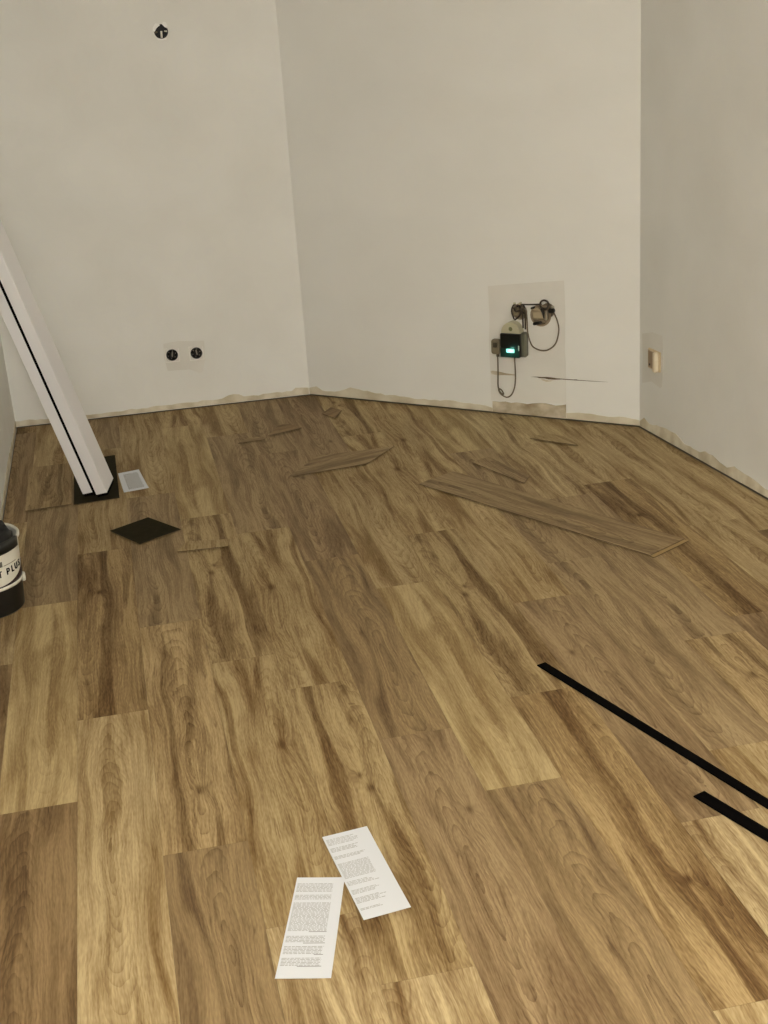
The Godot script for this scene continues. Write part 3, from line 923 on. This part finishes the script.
	put(cbox(Vector3(0.016, 0.012, 0.014), 0.003), "terminal", plain(Color(0.30, 0.25, 0.18), 0.5), b1, Transform3D(Basis(Vector3(0, 0, 1), -0.4), Vector3(0.012, 0.014, 0.010)))
	put(cbox(Vector3(0.014, 0.008, 0.010), 0.002), "plaster_crumb", mat.cream, b1, Transform3D(Basis(Vector3(0, 0, 1), 0.5), Vector3(0.004, 0.036, 0.005)))
	put(cbox(Vector3(0.010, 0.008, 0.008), 0.002), "plaster_crumb", mat.cream, b1, Transform3D(Basis(Vector3(0, 0, 1), 0.2), Vector3(-0.022, 0.034, 0.004)))
	# broken-out box on the right with terminal block
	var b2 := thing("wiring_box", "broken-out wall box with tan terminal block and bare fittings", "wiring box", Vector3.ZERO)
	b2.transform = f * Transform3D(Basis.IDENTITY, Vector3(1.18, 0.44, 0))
	var tan := plain(Color(0.66, 0.60, 0.49), 0.7)
	put(lathe([Vector2(0.0, -0.03), Vector2(0.038, -0.03), Vector2(0.038, 0.003), Vector2(0.046, 0.003), Vector2(0.046, 0.0005)], 24), "cup", plain(Color(0.60, 0.53, 0.43), 0.8), b2, Transform3D(Basis(Vector3.RIGHT, PI / 2), Vector3(-0.008, -0.003, 0)))
	put(cbox(Vector3(0.052, 0.038, 0.026), 0.007), "terminal_block", tan, b2, Transform3D(Basis(Vector3(0, 0, 1), 0.12), Vector3(-0.014, 0.002, 0.010)))
	put(cbox(Vector3(0.030, 0.014, 0.018), 0.004), "terminal_block", tan, b2, Transform3D(Basis(Vector3(0, 0, 1), -0.1), Vector3(-0.022, 0.024, 0.008)))
	put(cbox(Vector3(0.036, 0.012, 0.020), 0.004), "dark_piece", plain(Color(0.08, 0.06, 0.045), 0.6), b2, Transform3D(Basis(Vector3(0, 0, 1), 0.22), Vector3(-0.018, -0.033, 0.014)))  # near-black block painted for the shade in an open hole
	put(cbox(Vector3(0.016, 0.008, 0.016), 0.002), "dark_piece", plain(Color(0.10, 0.08, 0.06), 0.6), b2, Transform3D(Basis(Vector3(0, 0, 1), 0.3), Vector3(-0.036, 0.030, 0.014)))
	put(cbox(Vector3(0.012, 0.040, 0.014), 0.003), "metal_pin", mat.metal, b2, Transform3D(Basis(Vector3(0, 0, 1), -0.05), Vector3(0.024, 0.002, 0.018)))
	put(cbox(Vector3(0.010, 0.044, 0.014), 0.003), "dark_piece", plain(Color(0.13, 0.10, 0.07), 0.6), b2, Transform3D(Basis(Vector3(0, 0, 1), 0.35), Vector3(0.010, 0.010, 0.016)))
	put(cbox(Vector3(0.028, 0.018, 0.018), 0.005), "dark_piece", plain(Color(0.10, 0.08, 0.055), 0.5), b2, Transform3D(Basis(Vector3(0, 0, 1), 0.1), Vector3(0.046, 0.022, 0.014)))
	put(cbox(Vector3(0.014, 0.012, 0.012), 0.003), "metal_nut", mat.metal, b2, Transform3D(Basis(Vector3(0, 0, 1), 0.3), Vector3(0.050, 0.037, 0.014)))
	var ring: Array = []
	for i in 13:
		var an := TAU * i / 12.0
		ring.append(Vector3(0.016 + cos(an) * 0.018, 0.046 + sin(an) * 0.018, 0.014 + 0.003 * sin(an * 0.5)))
	put(tube(ring, 0.004, 8, 3), "wire_ring", mat.wire_dark, b2)
	# wire between the boxes and the big loop on the right
	var c2 := thing("looped_cable", "thin dark cable in a wide loop between the two wiring boxes", "cable", Vector3.ZERO)
	c2.transform = f
	var lp: Array = []
	for v in [[1.232, 0.464], [1.250, 0.425], [1.257, 0.383], [1.243, 0.330], [1.216, 0.303], [1.187, 0.294], [1.157, 0.299], [1.134, 0.316], [1.119, 0.365], [1.117, 0.420], [1.113, 0.456], [1.094, 0.474]]:
		lp.append(Vector3(v[0], v[1], 0.016))
	put(tube(lp, 0.0030, 8, 5), "cable", mat.wire_grey, c2)
	var c3 := thing("short_wire", "short straight wire joining the two wiring boxes at the top", "wire", Vector3.ZERO)
	c3.transform = f
	put(tube([Vector3(1.092, 0.480, 0.010), Vector3(1.13, 0.482, 0.012), Vector3(1.182, 0.486, 0.012)], 0.0030), "wire", mat.wire_dark, c3)

func build_switch():
	var f := wall_frame(C, D)
	var t := thing("wall_socket", "cream wall socket on the right wall near the corner", "socket", Vector3.ZERO)
	t.transform = f * Transform3D(Basis.IDENTITY, Vector3(0.132, 0.309, 0))
	var cr := plain(Color(0.80, 0.72, 0.58), 0.5)
	put(cbox(Vector3(0.092, 0.080, 0.010), 0.003), "frame", cr, t, Transform3D(Basis.IDENTITY, Vector3(0, 0, 0.0055)))
	put(cbox(Vector3(0.020, 0.078, 0.020), 0.004), "cover_flap", plain(Color(0.88, 0.83, 0.72), 0.45), t, Transform3D(Basis.IDENTITY, Vector3(0.034, 0, 0.019)))
	put(cbox(Vector3(0.060, 0.066, 0.004), 0.001), "insert", plain(Color(0.64, 0.55, 0.45), 0.6), t, Transform3D(Basis.IDENTITY, Vector3(-0.008, 0.0, 0.0115)))
	put(cbox(Vector3(0.008, 0.008, 0.006), 0.002), "pin_hole", plain(Color(0.15, 0.11, 0.07), 0.6), t, Transform3D(Basis.IDENTITY, Vector3(-0.024, -0.022, 0.0125)))
